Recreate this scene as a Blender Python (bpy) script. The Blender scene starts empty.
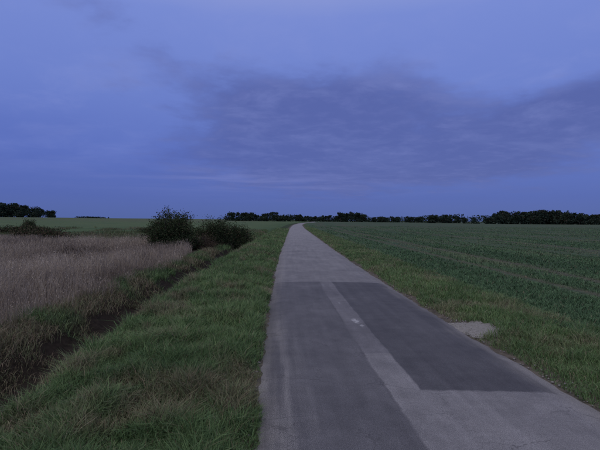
import bpy, math, numpy as np
from mathutils import Matrix, Vector
R = np.random.default_rng(7)
scene = bpy.context.scene
scene.view_settings.view_transform = 'Standard'
scene.view_settings.look = 'None'
scene.view_settings.exposure = 0
scene.view_settings.gamma = 1

def lin(r, g, b):
    f = lambda c: (c/255/12.92) if c/255 <= .04045 else ((c/255+.055)/1.055)**2.4
    return (f(r), f(g), f(b), 1)

# ---------------------------------------------------------------- maths
def sstep(v): 
    v = np.clip(v, 0, 1); return v*v*(3-2*v)
def _h(i, j, k):
    v = np.sin(i*127.1+j*311.7+k*74.7)*43758.5453
    return v-np.floor(v)
def vn(x, y, s, k=0):
    x = np.asarray(x, float)/s; y = np.asarray(y, float)/s
    i = np.floor(x); j = np.floor(y); a = sstep(x-i); b = sstep(y-j)
    return (_h(i, j, k)*(1-a)+_h(i+1, j, k)*a)*(1-b)+(_h(i, j+1, k)*(1-a)+_h(i+1, j+1, k)*a)*b
def fbm(x, y, s, k=0):
    return (vn(x, y, s, k)+.5*vn(x, y, s*.47, k+1)+.25*vn(x, y, s*.22, k+2))/1.75

cy_t = np.array([-200, -20, 0, 3, 5.3, 11, 20, 40, 80, 120, 150, 200, 260, 350, 6000.])
cx_t = np.array([1.9, 1.8, 1.35, 1.15, 1.0, .76, .5, .17, -.5, -.75, -.6, .6, 4, 12, 12.])
_g = np.concatenate([np.arange(-200, 400, .5), [6000]])
_v = np.interp(_g, cy_t, cx_t)
_k = np.ones(9)/9
_vs = np.convolve(np.pad(_v[:-1], 4, mode='edge'), _k, 'valid')
_vs = np.append(_vs, _v[-1])
def cen(y): return np.interp(y, _g, _vs)

pt = [-1e4, -40, -8, -5.75, -5.3, -4.95, -4.45, -4.0, -3.5, -2.5, -1.6, -1.42, 1.42, 1.6, 2.3, 3.0, 3.6, 8, 1e4]
pz = [-.1, -.3, -.35, -.33, -.48, -.74, -.76, -.36, .0, .05, 0, -.03, -.03, -.0, .03, 0, -.06, -.08, -.08]
def Z(x, y):
    x = np.asarray(x, float); y = np.asarray(y, float)
    t = x-cen(y)
    tt = t+np.where(t < -3, (vn(y, y*0, 1.3, 5)-.5)*.35, 0)
    z = np.interp(tt, pt, pz)
    far = sstep((y-60)/120)
    z = np.where(np.abs(t) > 1.5, z*(1-far)+0*far, z)
    off = sstep((np.abs(t)-1.5)/.5)
    z = z+off*((fbm(x, y, .5, 9)-.5)*.07+(fbm(x, y, 6, 19)-.5)*.10*sstep((np.abs(t)-2)/6))
    z = z+2.1*sstep((y-50)/330)*sstep((-x-25)/230)
    return z

# ---------------------------------------------------------------- mesh helpers
class MB:
    def __init__(s): s.v = []; s.f = []; s.m = []; s.a = []; s.b = []; s.n = 0
    def add(s, v, faces, mat=0, rnd=None, hh=None):
        v = np.asarray(v, np.float32).reshape(-1, 3); s.v.append(v)
        for f in faces:
            f = np.asarray(f, np.int64)
            s.f.append(f+s.n); s.m.append(np.full(len(f), mat, np.int32))
        s.a.append(np.zeros(len(v)) if rnd is None else np.asarray(rnd)); s.b.append(np.zeros(len(v)) if hh is None else np.asarray(hh)); s.n += len(v)
    def build(s, name, mats, smooth=False, uv=None, parent=None):
        me = bpy.data.meshes.new(name)
        V = np.concatenate(s.v); me.vertices.add(len(V)); me.vertices.foreach_set('co', V.ravel())
        L = np.concatenate([f.ravel() for f in s.f]).astype(np.int32)
        tot = np.concatenate([np.full(len(f), f.shape[1], np.int32) for f in s.f])
        st = np.concatenate([[0], np.cumsum(tot)[:-1]]).astype(np.int32)
        me.loops.add(len(L)); me.loops.foreach_set('vertex_index', L)
        me.polygons.add(len(tot)); me.polygons.foreach_set('loop_start', st); me.polygons.foreach_set('loop_total', tot)
        me.polygons.foreach_set('material_index', np.concatenate(s.m))
        if smooth: me.polygons.foreach_set('use_smooth', np.ones(len(tot), bool))
        for nm, arr in (('rnd', s.a), ('dry', s.b)):
            at = me.attributes.new(nm, 'FLOAT', 'POINT'); at.data.foreach_set('value', np.concatenate(arr).astype(np.float32))
        if uv is not None:
            u = me.uv_layers.new(name='UVMap'); u.data.foreach_set('uv', np.asarray(uv, np.float32)[L].ravel())
        me.update(calc_edges=True); me.validate()
        for m in mats: me.materials.append(m)
        o = bpy.data.objects.new(name, me); scene.collection.objects.link(o)
        if parent: o.parent = parent
        return o

def blades(mb, P, h, w, lean, mat=0, rnd=None, dry=None, mid=.55, tip=0.0):
    n = len(P); az = R.uniform(0, 2*np.pi, n); fa = R.uniform(0, 2*np.pi, n)
    d = np.stack([np.cos(az), np.sin(az), 0*az], 1); s = np.stack([np.cos(fa), np.sin(fa), 0*fa], 1)
    up = np.array([0, 0, 1.])
    w = w[:, None]; h_ = h[:, None]; l = (lean*h)[:, None]
    b0 = P-s*w*.5; b1 = P+s*w*.5
    M = P+up*h_*mid+d*l*.3
    m0 = M-s*w*.42; m1 = M+s*w*.42
    T = P+up*h_*np.sqrt(np.clip(1-(l/h_)**2*.5, .2, 1))+d*l
    V = np.stack([b0, b1, m1, m0, T], 1).reshape(-1, 3)
    i = np.arange(n)[:, None]*5
    q = i+np.array([[0, 1, 2, 3]]); t = i+np.array([[3, 2, 4]])
    rr = R.uniform(0, 1, n) if rnd is None else rnd
    dd = np.zeros(n) if dry is None else dry
    mb.add(V, [q, t], mat, np.repeat(rr, 5), np.repeat(dd, 5))

def leaves(mb, P, size, mat=0, rnd=None, dry=None, flat=0.0, aspect=.55):
    n = len(P)
    a = R.normal(size=(n, 3)); a[:, 2] *= (1-flat); a /= np.linalg.norm(a, axis=1)[:, None]+1e-9
    b = np.cross(a, R.normal(size=(n, 3))); b /= np.linalg.norm(b, axis=1)[:, None]+1e-9
    s = np.asarray(size).reshape(-1, 1)*np.ones((n, 1))
    a = a*s*.5; b = b*s*.5*aspect
    V = np.stack([P-a, P+b, P+a, P-b], 1).reshape(-1, 3)
    q = np.arange(n)[:, None]*4+np.array([[0, 1, 2, 3]])
    rr = R.uniform(0, 1, n) if rnd is None else rnd
    dd = np.zeros(n) if dry is None else dry
    mb.add(V, [q], mat, np.repeat(rr, 4), np.repeat(dd, 4))

def tube(mb, pts, rad, mat=0, sides=4):
    pts = np.asarray(pts, float); k = len(pts)
    V = []
    for i in range(k):
        tg = pts[min(i+1, k-1)]-pts[max(i-1, 0)]; tg /= np.linalg.norm(tg)+1e-9
        u = np.cross(tg, [0.3, 1, .1]); u /= np.linalg.norm(u)+1e-9; v = np.cross(tg, u)
        for j in range(sides):
            a = 2*math.pi*j/sides; V.append(pts[i]+(u*math.cos(a)+v*math.sin(a))*rad[i])
    F = [[i*sides+j, i*sides+(j+1) % sides, (i+1)*sides+(j+1) % sides, (i+1)*sides+j] for i in range(k-1) for j in range(sides)]
    mb.add(V, [F], mat, R.uniform(0, 1)*np.ones(len(V)))

# ---------------------------------------------------------------- node helpers
class NT:
    def __init__(s, tree): s.t = tree; s.t.nodes.clear()
    def n(s, typ, **kw):
        x = s.t.nodes.new(typ)
        for k, v in kw.items(): setattr(x, k, v)
        return x
    def link(s, a, b): s.t.links.new(a, b)
    def put(s, sock, v):
        if isinstance(v, bpy.types.NodeSocket): s.link(v, sock)
        else: sock.default_value = v
    def m(s, op, a, b=0.0, c=0.0, clamp=False):
        x = s.n('ShaderNodeMath', operation=op); x.use_clamp = clamp
        s.put(x.inputs[0], a); s.put(x.inputs[1], b); s.put(x.inputs[2], c)
        return x.outputs[0]
    def mix(s, f, a, b, mode='MIX'):
        x = s.n('ShaderNodeMix', data_type='RGBA', blend_type=mode)
        s.put(x.inputs[0], f); s.put(x.inputs[6], a); s.put(x.inputs[7], b); return x.outputs[2]
    def noise(s, vec, scale, detail=4, rough=.55, dist=0.0):
        x = s.n('ShaderNodeTexNoise'); s.link(vec, x.inputs['Vector'])
        x.inputs['Scale'].default_value = scale; x.inputs['Detail'].default_value = detail
        x.inputs['Roughness'].default_value = rough; x.inputs['Distortion'].default_value = dist
        return x.outputs['Fac']
    def map(s, v, a, b, c=0.0, d=1.0, smooth=False):
        x = s.n('ShaderNodeMapRange'); x.clamp = True
        if smooth: x.interpolation_type = 'SMOOTHSTEP'
        s.put(x.inputs[0], v); 
        for i, q in enumerate((a, b, c, d)): s.put(x.inputs[i+1], q)
        return x.outputs[0]
    def ramp(s, f, stops):
        x = s.n('ShaderNodeValToRGB'); s.link(f, x.inputs[0]); e = x.color_ramp.elements
        while len(e) < len(stops): e.new(.5)
        for i, (p, c) in enumerate(stops): e[i].position = p; e[i].color = c
        return x.outputs[0]
    def comb(s, x_, y_, z_=0.0):
        x = s.n('ShaderNodeCombineXYZ'); s.put(x.inputs[0], x_); s.put(x.inputs[1], y_); s.put(x.inputs[2], z_); return x.outputs[0]

def newmat(name):
    m = bpy.data.materials.new(name); m.use_nodes = True; return m, NT(m.node_tree)
def finish(N, col, rough=.9, bump=None, bstr=.3, bdist=.01, spec=.2):
    b = N.n('ShaderNodeBsdfPrincipled'); N.put(b.inputs['Base Color'], col); N.put(b.inputs['Roughness'], rough)
    b.inputs['Specular IOR Level'].default_value = spec
    if bump is not None:
        x = N.n('ShaderNodeBump'); x.inputs['Strength'].default_value = bstr; x.inputs['Distance'].default_value = bdist
        N.link(bump, x.inputs['Height']); N.link(x.outputs[0], b.inputs['Normal'])
    o = N.n('ShaderNodeOutputMaterial'); N.link(b.outputs[0], o.inputs[0])

def foliage(name, c0, c1, c2, d0, d1, gain=1.0, shiny=False):
    m, N = newmat(name)
    k = lambda c: (c[0]*gain, c[1]*gain, c[2]*gain, 1)
    a = N.n('ShaderNodeAttribute', attribute_name='rnd').outputs['Fac']
    d = N.n('ShaderNodeAttribute', attribute_name='dry').outputs['Fac']
    col = N.ramp(a, [(0, k(c0)), (.5, k(c1)), (1, k(c2))])
    dc = N.ramp(a, [(0, k(d0)), (1, k(d1))])
    col = N.mix(d, col, dc)
    if shiny: finish(N, col, .6, spec=.15)
    else:
        b = N.n('ShaderNodeBsdfDiffuse'); N.link(col, b.inputs[0])
        o = N.n('ShaderNodeOutputMaterial'); N.link(b.outputs[0], o.inputs[0])
    return m

G = lambda r, g, b: (r, g, b, 1)
m_verge = foliage('verge_grass_blades', G(.048, .080, .030), G(.080, .128, .044), G(.135, .19, .07), G(.11, .080, .048), G(.22, .175, .11), gain=1.5, shiny=True)
m_crop = foliage('crop_leaves', G(.040, .070, .036), G(.062, .104, .050), G(.090, .142, .068), G(.10, .08, .05), G(.17, .14, .09), gain=1.5)
m_reed = foliage('dry_reed_stems', G(.135, .106, .074), G(.240, .196, .142), G(.36, .30, .225), G(.062, .048, .037), G(.12, .094, .070), gain=1.5)
m_weed = foliage('rough_weeds', G(.045, .06, .028), G(.075, .09, .04), G(.12, .12, .06), G(.10, .08, .05), G(.18, .15, .10), gain=1.35)
m_leaf = foliage('shrub_leaves', G(.020, .030, .014), G(.036, .050, .022), G(.062, .076, .035), G(.06, .045, .03), G(.11, .08, .05), gain=1.15)
m_tree = foliage('tree_foliage', G(.015, .024, .018), G(.024, .036, .025), G(.04, .052, .034), G(.04, .032, .025), G(.06, .045, .033), gain=1.15)
m_bark, N = newmat('bark')
g = N.n('ShaderNodeNewGeometry'); nz = N.noise(g.outputs['Position'], 18, 5)
finish(N, N.ramp(nz, [(.3, G(.03, .025, .02)), (.7, G(.09, .075, .06))]), .9, nz, .5, .01)

# ---------------------------------------------------------------- ground
TRAMS = (6.0, 7.8, 15.5, 17.3, 25, 26.8, 34.5, 36.3, 44, 45.8)
tl = np.concatenate([-np.geomspace(5000, 9, 60), np.arange(-8.8, -1.5, .1), np.linspace(-1.45, 1.45, 8), np.arange(1.5, 9, .12), np.geomspace(9.2, 5000, 60)])
yl = np.concatenate([[-300, -120, -50, -20, -8, -3], np.arange(-1, 14, .1), np.geomspace(14, 60, 170)[1:], np.geomspace(60, 6000, 130)[1:]])
T, Y = np.meshgrid(tl, yl); X = T+cen(Y); ZZ = Z(X, Y)
nx, ny = len(tl), len(yl)
V = np.stack([X, Y, ZZ], 2).reshape(-1, 3)
idx = np.arange(nx*ny).reshape(ny, nx)
F = np.stack([idx[:-1, :-1], idx[:-1, 1:], idx[1:, 1:], idx[1:, :-1]], 2).reshape(-1, 4)
mb = MB(); mb.add(V, [F])
t = T.ravel(); y = Y.ravel(); x = X.ravel()
def C(*a): return np.array(a)[None, :]
col = np.tile(C(.066, .102, .056), (len(t), 1))                     # crop field
def lay(mask, c): 
    global col
    mask = mask[:, None]; col = col*(1-mask)+c*mask
lay(sstep((-t-1)/2), C(.078, .12, .052))                          # left farmland
nn = fbm(x, y, 40, 3)
lay(sstep((y-70)/40)*sstep((-t-6)/8)*.9, C(.095, .134, .062))
lay(sstep((y-170)/60)*sstep((-t-30)/40)*nn*.8, C(.110, .115, .068))
lay(sstep((-t-4.4)/.6)*sstep((46-y)/14)*.97, C(.058, .046, .034))       # reed bed soil
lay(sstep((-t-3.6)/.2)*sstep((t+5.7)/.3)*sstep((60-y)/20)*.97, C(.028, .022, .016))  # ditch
lay((sstep((t-1.3)/.3)*sstep((3.3-t)/.5)), C(.070, .100, .042))
lay((sstep((-t-1.3)/.3)*sstep((t+3.7)/.3)), C(.048, .066, .030))
lay(sstep((1.75+.3*fbm(x, y, .5, 2)-np.abs(t))/.2), C(.12, .105, .08))
at_uv = np.stack([t, y], 1)
m_ground, N = newmat('ground_soil_and_fields')
vc = N.n('ShaderNodeAttribute', attribute_name='zone').outputs['Color']
g = N.n('ShaderNodeNewGeometry'); pos = g.outputs['Position']
uvn = N.n('ShaderNodeUVMap'); uvn.uv_map = 'UVMap'
sx = N.n('ShaderNodeSeparateXYZ'); N.link(uvn.outputs[0], sx.inputs[0])
n1 = N.noise(pos, 9, 5, .65); n2 = N.noise(pos, .12, 3, .6)
rows = N.noise(N.comb(N.m('MULTIPLY', sx.outputs[0], .7), N.m('MULTIPLY', sx.outputs[1], .012)), 1.0, 3, .6)
rgt = N.map(sx.outputs[0], 4, 6)
c = N.mix(1.0, vc, N.ramp(n1, [(.3, G(.55, .55, .55)), (.7, G(1.35, 1.3, 1.3))]), 'MULTIPLY')
c = N.mix(1.0, c, N.ramp(n2, [(.3, G(.82, .88, .88)), (.7, G(1.18, 1.1, 1.07))]), 'MULTIPLY')
md9 = N.m('MODULO', N.m('ADD', sx.outputs[0], 2.6+.9), 9.5)
tr = N.m('ABSOLUTE', N.m('SUBTRACT', N.m('ABSOLUTE', N.m('SUBTRACT', md9, .9)), .9))
trm = N.m('MULTIPLY', N.m('SUBTRACT', 1.0, N.map(tr, .15, .5)), N.map(sx.outputs[0], 4, 5))
rr_ = N.m('MAXIMUM', N.m('MULTIPLY', N.map(rows, .48, .64), N.m('MULTIPLY', rgt, .5)), N.m('MULTIPLY', trm, .6))
c = N.mix(rr_, c, G(.105, .088, .062))
finish(N, c, .95, n1, .8, .03, spec=.05)
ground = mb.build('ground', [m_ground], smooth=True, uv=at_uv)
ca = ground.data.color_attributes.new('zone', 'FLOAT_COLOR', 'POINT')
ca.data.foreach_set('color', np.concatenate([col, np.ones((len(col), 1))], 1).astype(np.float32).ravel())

# ---------------------------------------------------------------- road
ry = np.concatenate([np.arange(-30, 0, .5), np.arange(0, 14, .04), np.geomspace(14, 420, 400)[1:]])
def edge(y, s): return 1.44+(fbm(y, y*0+s*7, .8, 31)-.5)*.14+(vn(y, y*0+s, .13, 33)-.5)*.07
fr = np.linspace(-1, 1, 13)
RT = np.where(fr[None, :] < 0, fr[None, :]*edge(ry, 1)[:, None], fr[None, :]*edge(ry, 2)[:, None])
RY = np.repeat(ry[:, None], 13, 1); RX = RT+cen(RY)
RZ = .012+.02*(1-np.abs(fr[None, :])**2)+0*RY-np.where(np.abs(fr[None, :]) > .99, .035, 0)
mb = MB(); idx = np.arange(RX.size).reshape(RX.shape)
F = np.stack([idx[:-1, :-1], idx[:-1, 1:], idx[1:, 1:], idx[1:, :-1]], 2).reshape(-1, 4)
mb.add(np.stack([RX, RY, RZ], 2).reshape(-1, 3), [F])
m_road, N = newmat('worn_asphalt')
uvn = N.n('ShaderNodeUVMap'); uvn.uv_map = 'UVMap'; uv = uvn.outputs[0]
sx = N.n('ShaderNodeSeparateXYZ'); N.link(uv, sx.inputs[0])
wob = N.m('MULTIPLY', N.m('SUBTRACT', N.noise(uv, 7, 5, .65), .5), .055)
wob2 = N.m('MULTIPLY', N.m('SUBTRACT', N.noise(uv, .8, 2, .5), .5), .05)
tt = N.m('ADD', N.m('ADD', sx.outputs[0], wob), wob2); yy = N.m('ADD', N.m('ADD', sx.outputs[1], N.m('MULTIPLY', wob, 1.8)), 0.0)
st = lambda v, e, w: N.map(v, e-w, e+w)
AND = lambda *a: a[0] if len(a) == 1 else N.m('MULTIPLY', a[0], AND(*a[1:]))
inv = lambda v: N.m('SUBTRACT', 1.0, v)
fine = N.noise(uv, 150, 2, .7); fine2 = N.noise(uv, 45, 3, .7); big = N.noise(uv, .9, 5, .6); med = N.noise(uv, 5, 4, .65)
streak = N.noise(N.comb(N.m('MULTIPLY', sx.outputs[0], 7), N.m('MULTIPLY', sx.outputs[1], .35)), 1.0, 4, .6)
base = G(.235, .218, .200)
lt = G(.205, .191, .178); dk = G(.084, .079, .078); left = G(.112, .105, .102); md = G(.145, .135, .130)
near = inv(st(yy, 11.0, .05))
c = N.mix(N.map(sx.outputs[1], 11, 50), G(.180, .168, .157), base)
c = N.mix(near, c, md)
c = N.mix(AND(inv(st(yy, 5.1, .03)), st(tt, -.27, .02)), c, lt)
c = N.mix(AND(near, inv(st(tt, -.27, .02))), c, left)
mdk = AND(near, st(tt, .05, .012), st(yy, 4.0, .02), inv(st(tt, 1.33, .04)))
c = N.mix(mdk, c, dk)
seamL = AND(near, inv(N.map(N.m('ABSOLUTE', N.m('ADD', tt, .27)), .006, .02)), N.map(big, .4, .6))
seamY = AND(inv(N.map(N.m('ABSOLUTE', N.m('SUBTRACT', yy, 11.0)), .02, .05)), inv(st(tt, -.2, .02)))
c = N.mix(N.m('MULTIPLY', N.m('MAXIMUM', seamL, seamY), .45), c, G(.05, .045, .045))
ed = N.m('ABSOLUTE', sx.outputs[0])
edm = N.m('MULTIPLY', N.map(N.m('ADD', ed, N.m('ADD', N.m('MULTIPLY', N.m('SUBTRACT', streak, .5), .4), N.m('MULTIPLY', N.m('SUBTRACT', big, .5), .5))), 1.18, 1.46), .5)
c = N.mix(edm, c, G(.18, .162, .135))
lw = AND(N.map(N.m('ADD', N.m('MULTIPLY', fine, .5), N.m('MULTIPLY', streak, .5)), .47, .58), N.map(N.m('ADD', sx.outputs[0], N.m('MULTIPLY', N.m('SUBTRACT', big, .5), .7)), -.95, -1.2), inv(N.map(sx.outputs[1], 4, 8)))
c = N.mix(N.m('MULTIPLY', lw, .5), c, G(.26, .24, .21))
c = N.mix(1.0, c, N.ramp(streak, [(.25, G(.84, .84, .84)), (.75, G(1.16, 1.16, 1.16))]), 'MULTIPLY')
c = N.mix(1.0, c, N.ramp(big, [(.3, G(.80, .80, .81)), (.7, G(1.19, 1.19, 1.18))]), 'MULTIPLY')
c = N.mix(1.0, c, N.ramp(med, [(.3, G(.88, .88, .88)), (.7, G(1.12, 1.12, 1.12))]), 'MULTIPLY')
c = N.mix(1.0, c, N.ramp(fine, [(.3, G(.42, .42, .42)), (.7, G(1.58, 1.58, 1.58))]), 'MULTIPLY')
c = N.mix(1.0, c, N.ramp(fine2, [(.3, G(.84, .84, .84)), (.7, G(1.16, 1.16, 1.16))]), 'MULTIPLY')
nb = N.noise(uv, 22, 3, .7)
def blot(t0, y0, rt, ryy, k=.7):
    a = N.m('DIVIDE', N.m('SUBTRACT', sx.outputs[0], t0), rt); b = N.m('DIVIDE', N.m('SUBTRACT', sx.outputs[1], y0), ryy)
    r = N.m('ADD', N.m('SQRT', N.m('ADD', N.m('MULTIPLY', a, a), N.m('MULTIPLY', b, b))), N.m('MULTIPLY', N.m('SUBTRACT', nb, .5), 4.5))
    return N.m('MULTIPLY', inv(N.map(r, .5, 1.3)), k)
for a in ((-.06, 6.75, .045, .13, .75), (-.02, 6.45, .03, .06, .5), (-.12, 8.2, .02, .06, .35)):
    c = N.mix(blot(*a), c, G(.45, .43, .40))
vo = N.n('ShaderNodeTexVoronoi', feature='DISTANCE_TO_EDGE'); vo.inputs['Scale'].default_value = 1.7
dv = N.n('ShaderNodeVectorMath', operation='ADD'); N.link(uv, dv.inputs[0]); N.link(N.comb(N.m('MULTIPLY', wob, 8), N.m('MULTIPLY', wob2, 8)), dv.inputs[1]); N.link(dv.outputs[0], vo.inputs['Vector'])
cr = AND(inv(N.map(vo.outputs['Distance'], .002, .012)), N.map(big, .46, .54), inv(mdk), near)
c = N.mix(N.m('MULTIPLY', cr, .5), c, G(.04, .037, .035))
finish(N, c, N.map(fine, .3, .7, .75, .95), fine, .45, .004, spec=.3)
mb.build('road', [m_road], smooth=True, uv=np.stack([RT.ravel(), RY.ravel()], 1))

# ---------------------------------------------------------------- pale gravel beside the road
mb = MB(); a = np.linspace(0, 2*np.pi, 60, endpoint=False); rr = 1+.55*(fbm(np.cos(a)*2+9, np.sin(a)*2, .6, 3)-.5)*2
rings = [0.02, .4, .75, 1.0]; V = []
for k in rings:
    px = 2.64+np.cos(a)*.36*rr*k; py = 6.45+np.sin(a)*.44*rr*k
    V.append(np.stack([px, py, Z(px, py)+.012*(1-k**3)+.004], 1))
V = np.concatenate(V); F = [[i*60+j, i*60+(j+1) % 60, (i+1)*60+(j+1) % 60, (i+1)*60+j] for i in range(3) for j in range(60)]
mb.add(V, [F])
m_gr, N = newmat('pale_gravel'); g = N.n('ShaderNodeNewGeometry'); nz = N.noise(g.outputs['Position'], 40, 5, .7)
finish(N, N.ramp(nz, [(.3, G(.17, .155, .125)), (.7, G(.38, .35, .30))]), .95, nz, .8, .02, spec=.1)
n = 620
px = np.where(R.uniform(size=n) < .45, 2.62+R.normal(0, .24, n), 0); py = np.where(px > 0, 6.45+R.normal(0, .32, n), 0)
k = px == 0; yy_ = np.exp(R.uniform(np.log(2.5), np.log(18), n)); sd = R.choice([-1, 1], n)
px = np.where(k, cen(yy_)+sd*(1.47+R.exponential(.06, n)), px); py = np.where(k, yy_, py)
sz = R.uniform(.005, .02, n)
oc = np.array([[1, 0, 0], [0, 1, 0], [-1, 0, 0], [0, -1, 0], [0, 0, .7], [0, 0, -.7]])
of = np.array([[0, 1, 4], [1, 2, 4], [2, 3, 4], [3, 0, 4], [1, 0, 5], [2, 1, 5], [3, 2, 5], [0, 3, 5]])
P = np.stack([px, py, Z(px, py)+.012], 1)
V = (P[:, None, :]+oc[None]*sz[:, None, None]*R.uniform(.6, 1.3, (n, 6, 1))).reshape(-1, 3)
mb.add(V, [(np.arange(n)[:, None, None]*6+of[None]).reshape(-1, 3)])
mb.build('gravel', [m_gr])

# ---------------------------------------------------------------- grass helpers
def sample_y(n, y0, y1, p):
    u = R.uniform(size=n); q = 1-p
    return (y0**q+u*(y1**q-y0**q))**(1/q)
def inview(x, y, m=1.12, extra=1.2): return np.abs(x) < y*.70*m+extra
spots = [(-.8, 4.1, .2), (-1.6, 3.95, .22), (-2.1, 3.3, .25), (-2.9, 5.4, .3), (-1.75, 6.6, .22), (-1.2, 8.2, .3)]

# left verge
n = 210000
y = sample_y(n, 2.0, 75, 1.35); t = R.uniform(-4.0, -1.38, n)
e = 1.42+.2*fbm(y, y*0, .6, 51)-.06
ee = 3.62+.55*(fbm(y, y*0, 1.1, 53)-.5)
keep = (-t > e) & (-t < ee+R.uniform(-.1, .1, n)) & inview(t+cen(y), y)
t = t[keep]; y = y[keep]; x = t+cen(y); n = len(t)
cl = fbm(x, y, .32, 11); cl2 = fbm(x, y, 1.4, 15); cl3 = fbm(x, y, .5, 17)
h = (.04+.19*np.clip(cl*1.8-.45, 0, 1)+.07*cl2)*R.uniform(.55, 1.25, n)*(1+.25*sstep((-t-3.0)/.8))*np.clip((-t-1.30)/.35, .35, 1)
dry = sstep((fbm(x, y, .55, 21)-.58)/.12)*.75
for sx_, sy_, sr in spots:
    dd = np.exp(-((x-sx_)**2+(y-sy_)**2)/sr**2*1.6); dry = np.maximum(dry, dd*1.1); h = h*(1-.45*dd)
dry = np.clip(dry*R.uniform(.2, 1.2, n)+(R.uniform(size=n) < .07)*.8, 0, 1)
w = .0055*R.uniform(.6, 1.4, n)*np.maximum(1, (y/4.5))**.75
mb = MB(); blades(mb, np.stack([x, y, Z(x, y)-.01], 1), h, w, R.uniform(.2, 1.15, n), 0, np.clip(R.normal(-.15+.7*cl2+.6*cl3, .2, n), 0, 1), dry)
mb.build('verge_grass', [m_verge])

# right verge
n = 120000
y = sample_y(n, 2.4, 90, 1.35); t = 1.4+R.uniform(0, 1, n)**1.0*2.1
keep = (t > 1.44+.26*fbm(y, y*0+5, .7, 52)-.06); t = t[keep]; y = y[keep]; x = t+cen(y)
gp = ((x-2.64)/.34)**2+((y-6.45)/.44)**2+1.0*(fbm(x, y, .18, 54)-.5)
k = (gp > R.uniform(.6, 1.2, len(x))) & inview(x, y); x = x[k]; y = y[k]; t = t[k]; n = len(x)
cl = fbm(x, y, .35, 61); cl2 = fbm(x, y, 1.5, 65); cl3 = fbm(x, y, .5, 67)
h = (.04+.13*np.clip(cl*1.7-.4, 0, 1)+.05*cl2)*R.uniform(.55, 1.25, n)*np.clip((t-1.3)/.4, .35, 1)
dry = np.clip(sstep((fbm(x, y, .8, 71)-.5)/.2)*.55*R.uniform(.2, 1.3, n)+(R.uniform(size=n) < .1)*.8, 0, 1)
w = .0055*R.uniform(.6, 1.4, n)*np.maximum(1, (y/4.5))**.75
mb = MB(); blades(mb, np.stack([x, y, Z(x, y)-.01], 1), h, w, R.uniform(.2, 1.1, n), 0, np.clip(R.normal(-.15+.7*cl2+.6*cl3, .2, n), 0, 1), dry)
mb.build('verge_grass', [m_verge])

# crop on the right
n = 290000
y = sample_y(n, 3.5, 130, 1.35); x = R.uniform(-.1, 1.0, n)*(y*.86+4)
t = x-cen(y); k = (t > 3.0+.35*(fbm(y, y*0, 1.2, 77)-.5)) & inview(x, y); x = x[k]; y = y[k]; t = t[k]
tram = np.zeros(len(t))
for tc in TRAMS: tram = np.maximum(tram, np.exp(-((t-tc-.1*(vn(y, y*0, 3, 8)-.5))/.24)**2))
bare = sstep((fbm(t*1.0, y*.07, 1.1, 86)-.55)/.12)*.75
tram_k = np.maximum(tram*.95, bare)
k = R.uniform(size=len(t)) > tram_k*.85; x, y, t, tram = x[k], y[k], t[k], tram_k[k]; n = len(x)
cl = fbm(x, y, .45, 81); cl2 = fbm(t, y*.12, 1.2, 85)
h = (.05+.09*cl)*R.uniform(.6, 1.25, n)*(1-.6*tram)
w = .010*R.uniform(.6, 1.4, n)*np.maximum(1, (y/5))**.8
dry = np.clip((R.uniform(size=n) < .03)*.7+tram*.6+sstep((cl2-.62)/.1)*.25, 0, 1)
mb = MB(); blades(mb, np.stack([x, y, Z(x, y)-.01], 1), h, w, R.uniform(.3, 1.3, n), 0, np.clip(R.normal(-.05+1.1*cl2, .18, n), 0, 1), dry)
mb.build('crop_field', [m_crop])

# ditch & bank weeds
n = 70000
y = sample_y(n, 3.5, 80, 1.2); t = R.uniform(-6.2, -3.6, n); x = t+cen(y)
bot = np.exp(-((t+4.55)/.62)**2)
k = (fbm(x, y, .7, 91)+.3*sstep((-t-5.15)/.4)-.38*bot+.06 > .42+R.uniform(-.1, .1, n)) & inview(x, y); x, y, t = x[k], y[k], t[k]; n = len(x)
cl = fbm(x, y, .8, 95)
h = (.07+.24*cl*sstep((-t-5.0)/.5)+.05)*R.uniform(.5, 1.2, n); w = .006*R.uniform(.6, 1.4, n)*np.maximum(1, y/5)**.75
dry = np.clip(sstep((fbm(x, y, 1.6, 97)-.47)/.15)*R.uniform(.3, 1.2, n), 0, 1)
mb = MB(); blades(mb, np.stack([x, y, Z(x, y)-.01], 1), h, w, R.uniform(.2, 1.2, n), 0, np.clip(R.normal(.35, .2, n), 0, 1), dry)
mb.build('ditch_grass', [m_verge])

# reeds
n = 180000
y = sample_y(n, 5, 42, .55); x = -R.uniform(0, 1, n)*(y*.82+2.0); t = x-cen(y)
bound = 5.85+.9*(fbm(y, y*0, 2.0, 101)-.5)+sstep((y-19)/9)*1.2
k = (-t > bound) & (y < 35+6*(fbm(x, x*0, 5, 102)-.5)); x, y, t = x[k], y[k], t[k]; n = len(x)
den = fbm(x, y, 1.1, 105); den2 = fbm(x, y, 4, 107)
k = R.uniform(size=n) < .35+1.1*den; x, y, t, den, den2 = x[k], y[k], t[k], den[k], den2[k]; n = len(x)
h = (.38+.65*den+.35*(den2-.5))*R.uniform(.5, 1.15, n)*(.55+.45*sstep((-t-5.5)/1.5))
w = .0042*R.uniform(.7, 1.4, n)*np.maximum(1, y/7)**.8
dry = np.clip(sstep((fbm(x, y, 2.6, 109)-.54)/.1)*.85*R.uniform(.5, 1.1, n), 0, 1)
P = np.stack([x, y, Z(x, y)-.02], 1); rnd = np.clip(R.normal(-.05+.6*den2+.5*den, .2, n), 0, 1)
mb = MB(); blades(mb, P, h, w, R.uniform(.02, .6, n), 0, rnd, dry, mid=.6)
k = R.uniform(size=n) < .25
for j in range(2):
    Q = P[k]+np.stack([R.normal(0, .025, k.sum()), R.normal(0, .025, k.sum()), h[k]*R.uniform(.75, .95, k.sum())], 1)
    leaves(mb, Q, .05*np.maximum(1, y[k]/9)**.5, 0, np.clip(rnd[k], 0, 1), dry[k]*.8, flat=-1.5, aspect=.22)
mb.build('dry_reeds', [m_reed])

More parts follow.
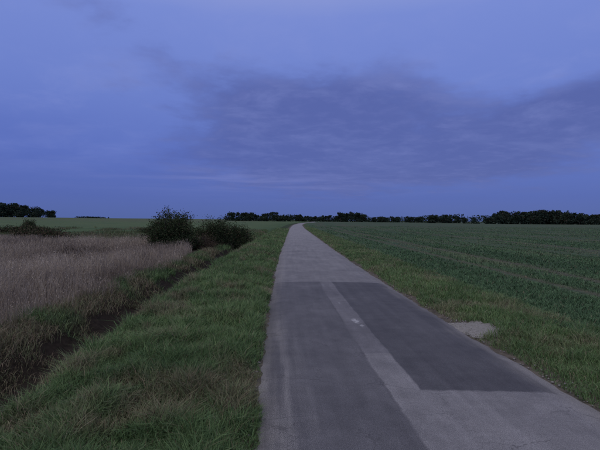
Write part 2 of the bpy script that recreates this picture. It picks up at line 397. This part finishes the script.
# rough weeds behind the reeds and round the bushes
n = 60000
y = R.uniform(27, 85, n); x = -R.uniform(0, 1, n)*(y*.84+2.5); t = x-cen(y)
k = (-t > 4.6) & (fbm(x, y, 3.5, 111) > .40+.004*(y-27)); x, y, t = x[k], y[k], t[k]; n = len(x)
cl = fbm(x, y, 3, 113)
h = (.12+.55*cl)*R.uniform(.4, 1.1, n); 
mb = MB(); blades(mb, np.stack([x, y, Z(x, y)-.02], 1), h, .03*R.uniform(.6, 1.6, n)*(y/35)**.5, R.uniform(.1, .8, n), 0, None, np.clip(sstep((fbm(x, y, 7, 115)-.45)/.2)*R.uniform(.3, 1.1, n), 0, 1))
mb.build('rough_grass', [m_weed])

# ---------------------------------------------------------------- shrubs
def shrub(name, cx, cy, rx, ry_, h, ns, nl, lsize, dryp=.1, mat=None):
    mb = MB(); z0 = float(Z(cx, cy))
    for i in range(ns):
        a = R.uniform(0, 2*np.pi); el = math.asin(R.uniform(.02, 1))
        q = R.uniform(.55, 1.05)*(1+.15*math.sin(a*2+cx)+.12*math.sin(a*3+1+el*4))
        ce = math.cos(el)**.75
        E = np.array([math.cos(a)*ce*rx*q, math.sin(a)*ce*ry_*q, h*(.10+.88*math.sin(el)**.85)*min(q, 1.0)*R.uniform(.9, 1.06)])
        B = np.array([R.normal(0, .25*rx), R.normal(0, .25*ry_), 0])
        M = B*.5+E*.5+np.array([0, 0, .18*h*(1-math.sin(el)*.5)])+R.normal(0, .08, 3)
        s = np.linspace(0, 1, 6)[:, None]
        pts = (1-s)**2*B+2*s*(1-s)*M+s**2*E+np.array([cx, cy, z0-.05])
        r0 = R.uniform(.012, .03); tube(mb, pts, np.linspace(r0, .003, 6), 1, 4)
        k = int(nl*R.uniform(.5, 1.3)); u = R.uniform(.15, 1.0, k)[:, None]
        p = (1-u)**2*B+2*u*(1-u)*M+u**2*E+np.array([cx, cy, z0-.05])
        p = p+R.normal(0, 1, (k, 3))*(.04+.20*(1-np.abs(u-.6)))*np.array([1, 1, .8])
        p[:, 2] = np.maximum(p[:, 2], z0+.02)
        leaves(mb, p, lsize*R.uniform(.6, 1.3, k), 0, np.clip(R.normal(R.uniform(.1, .9), .2, k), 0, 1), (R.uniform(size=k) < dryp)*1.0)
    return mb.build(name, [mat or m_leaf, m_bark])
shrub('willow_bush', -7.95, 27, 1.85, 1.7, 2.6, 210, 270, .095)
shrub('willow_bush', -6.3, 31.5, 1.45, 1.4, 2.2, 140, 250, .095, .12)
shrub('willow_bush', -4.75, 33, 1.2, 1.2, 2.15, 110, 230, .095, .15)
shrub('dead_shrub', -6.4, 27.6, 1.3, .9, 1.15, 110, 90, .06, 1.0)
shrub('dead_shrub', -10.6, 20.5, 1.1, .8, 1.0, 90, 30, .05, 1.0)
shrub('dead_shrub', -9.0, 17.5, 1.0, .8, .75, 90, 30, .045, 1.0)
shrub('bramble_bush', -12, 38, 2.2, 1.2, 1.0, 80, 130, .11, .3)
shrub('bramble_bush', -24, 40, 3.4, 1.2, .9, 90, 150, .13, .6)
shrub('bramble_bush', -34, 54, 5.0, 1.5, 1.1, 90, 150, .15, .4)
shrub('hawthorn_bush', -45, 72, 1.0, 1.0, 1.9, 50, 120, .16, .2)
shrub('bramble_bush', -19, 60, 4, 1.5, .9, 90, 130, .15, .3)

# ---------------------------------------------------------------- distant trees
def treeline(name, specs):
    mb = MB()
    for (b0, b1, hp0, hp1, d, spacing) in specs:
        x0, x1 = b0*d, b1*d; k = max(2, int(abs(x1-x0)/spacing))
        for i in range(k):
            x = x0+(x1-x0)*(i+R.uniform(.0, 1))/k; yy0 = d+R.uniform(-10, 25)
            Hm = hp0+(hp1-hp0)*(i/max(1, k-1))
            H = Hm*(.72+.38*float(vn(x, 0, 14, 7)))*R.uniform(.85, 1.06); z0 = float(Z(x, yy0))-.1
            W = H*R.uniform(.42, .62)
            tube(mb, [[x, yy0, z0], [x+R.normal(0, .15), yy0, z0+H*.35], [x+R.normal(0, .3), yy0, z0+H*.75]], [H*.03, H*.02, H*.008], 1, 5)
            nb = R.integers(9, 13)
            for j in range(nb):
                u = R.uniform(.12, .84); prof = 1-abs(u-.42)*1.1; rr = W*prof*R.uniform(.5, .8)
                a = R.uniform(0, 2*np.pi); off = W*prof*.6
                c = np.array([x+math.cos(a)*off, yy0+math.sin(a)*off, z0+H*u])
                tube(mb, [[x, yy0, z0+H*u*.6], c], [H*.01, .02], 1, 3)
                m = 80; dd = R.normal(size=(m, 3)); dd /= np.linalg.norm(dd, axis=1)[:, None]
                p = c+dd*rr*R.uniform(.3, 1.08, (m, 1))*np.array([1, 1, .75]); p[:, 2] = np.maximum(p[:, 2], z0+.1)
                leaves(mb, p, H*.11*R.uniform(.5, 1.4, m), 0, np.clip(R.normal(R.uniform(.2, .8), .2, m), 0, 1), (R.uniform(size=m) < .1)*1.0, aspect=.8)
        m = int(abs(x1-x0)*22); xx = R.uniform(min(x0, x1), max(x0, x1), m); y_ = d+R.uniform(-12, 18, m)
        hh = max(hp0, hp1)*.62*(.5+.8*vn(xx, xx*0, 6, 7))
        leaves(mb, np.stack([xx, y_, Z(xx, y_)+R.uniform(0, 1, m)*hh], 1), R.uniform(.7, 1.5, m), 0, None, None, aspect=.8)
    mb.build(name, [m_tree, m_bark])
b = lambda px: (px-300)/433
treeline('distant_trees', [(b(-110), b(24), 15, 17, 420, 3.0), (b(22), b(46), 13, 10.5, 420, 3.2)])
treeline('distant_trees', [(b(80), b(100), 2.2, 1.8, 430, 3)])
treeline('distant_trees', [(b(228), b(250), 11, 12, 450, 3.4), (b(250), b(300), 10.5, 8, 450, 3.4), (b(298), b(345), 7, 8, 460, 3.4),
                           (b(341), b(369), 12, 11, 430, 3.2), (b(368), b(428), 8, 8.5, 420, 3)])
treeline('distant_trees', [(b(425), b(464), 9.2, 9, 340, 2.6)])
treeline('distant_trees', [(b(471), b(505), 6, 7.5, 290, 2.3), (b(500), b(535), 8.6, 10, 290, 2.4), (b(533), b(562), 11.4, 10.8, 290, 2.4), (b(560), b(720), 9.3, 10, 285, 2.4)])

# ---------------------------------------------------------------- world
w = bpy.data.worlds.new('World'); scene.world = w; w.use_nodes = True; N = NT(w.node_tree)
SUN_EL, SUN_AZ = 35, 215
tc = N.n('ShaderNodeTexCoord'); D = tc.outputs['Generated']
s = N.n('ShaderNodeSeparateXYZ'); N.link(D, s.inputs[0]); dx, dy, dz = s.outputs
zc = N.m('MAXIMUM', dz, 0.0)
az = N.m('ARCTAN2', dx, dy)
base = N.ramp(zc, [(0, lin(78, 98, 160)), (.05, lin(78, 98, 171)), (.14, lin(91, 111, 188)), (.28, lin(107, 127, 200)), (.42, lin(118, 137, 208)), (.6, lin(176, 183, 218)), (1, lin(212, 212, 228))])
den = N.m('ADD', zc, .12)
pv = N.comb(N.m('DIVIDE', dx, den), N.m('DIVIDE', dy, den), 3.1)
c1 = N.noise(pv, .55, 5, .55, .5); c2 = N.noise(pv, 2.0, 6, .6, .4); c4 = N.noise(pv, 5.5, 4, .6)
def blob(a0, e0, ra, re, tilt=0.0):
    a = N.m('SUBTRACT', az, a0); e = N.m('SUBTRACT', N.m('SUBTRACT', dz, e0), N.m('MULTIPLY', a, tilt))
    a = N.m('DIVIDE', a, ra); e = N.m('DIVIDE', e, re)
    return N.m('EXPONENT', N.m('MULTIPLY', N.m('ADD', N.m('MULTIPLY', a, a), N.m('MULTIPLY', e, e)), -1.0))
cl = N.m('ADD', N.m('ADD', N.m('MULTIPLY', c1, .44), N.m('MULTIPLY', c2, .40)), N.m('MULTIPLY', c4, .16))
mass = N.m('ADD', N.m('MULTIPLY', blob(.06, .22, .36, .115), .46), N.m('MULTIPLY', blob(.58, .21, .24, .065, .25), .36))
mass = N.m('ADD', mass, N.m('MULTIPLY', blob(-.45, .40, .2, .06, -.2), .17))
mass = N.m('ADD', mass, N.m('MULTIPLY', blob(.25, .11, .6, .045), .24))
mass = N.m('SUBTRACT', mass, N.m('MULTIPLY', blob(.47, .34, .16, .08), .25))
tot = N.m('ADD', cl, mass)
cm = N.map(tot, .60, .84, 0, 1, True)
col = N.mix(N.m('MULTIPLY', cm, .86), base, lin(80, 92, 157))
thin = N.m('MULTIPLY', N.map(c4, .46, .72, 0, 1, True), cm)
col = N.mix(N.m('MULTIPLY', thin, .28), col, lin(108, 118, 182))
lt_ = N.m('MULTIPLY', N.map(c2, .44, .72, 0, 1, True), N.map(zc, .05, .25))
col = N.mix(N.m('MULTIPLY', lt_, .30), col, lin(136, 148, 210))
stv = N.comb(N.m('MULTIPLY', az, 3.0), N.m('MULTIPLY', dz, 40.0), 1.0)
sn = N.noise(stv, 1.0, 4, .6, .6)
streak = N.m('MULTIPLY', blob(-.12, .09, .34, .03, -.02), N.map(sn, .38, .68, 0, 1, True))
col = N.mix(N.m('MULTIPLY', streak, .6), col, lin(114, 124, 188))
ls = N.m('MULTIPLY', blob(-.5, .13, .35, .07), N.map(c1, .35, .6))
col = N.mix(N.m('MULTIPLY', ls, .5), col, lin(74, 94, 174))
col = N.mix(N.map(dz, 0, -.03), col, lin(50, 55, 60))
bg = N.n('ShaderNodeBackground'); N.link(col, bg.inputs[0]); bg.inputs[1].default_value = 1.0
sky = N.n('ShaderNodeTexSky'); sky.sky_type = 'NISHITA'; sky.sun_disc = False
sky.sun_elevation = math.radians(SUN_EL); sky.sun_rotation = math.radians(SUN_AZ)
bg2 = N.n('ShaderNodeBackground'); N.link(sky.outputs[0], bg2.inputs[0]); bg2.inputs[1].default_value = .004
ad = N.n('ShaderNodeAddShader'); N.link(bg.outputs[0], ad.inputs[0]); N.link(bg2.outputs[0], ad.inputs[1])
o = N.n('ShaderNodeOutputWorld'); N.link(ad.outputs[0], o.inputs[0])

L = bpy.data.lights.new('dusk_sun', 'SUN'); L.energy = .55; L.angle = math.radians(60); L.color = (1, .93, .86)
so = bpy.data.objects.new('dusk_sun', L); scene.collection.objects.link(so)
a = math.radians(SUN_AZ); e = math.radians(SUN_EL)
dv = Vector((math.sin(a)*math.cos(e), math.cos(a)*math.cos(e), math.sin(e)))
so.rotation_euler = dv.to_track_quat('Z', 'Y').to_euler()

# ---------------------------------------------------------------- camera
cd = bpy.data.cameras.new('camera'); cd.sensor_width = 36; cd.lens = 26; cd.clip_end = 12000; cd.clip_start = .05
co = bpy.data.objects.new('camera', cd); scene.collection.objects.link(co)
co.location = (0, 0, 1.6)
co.rotation_euler = (Matrix.Rotation(math.radians(90-.66), 3, 'X') @ Matrix.Rotation(math.radians(.45), 3, 'Z')).to_euler()
scene.camera = co
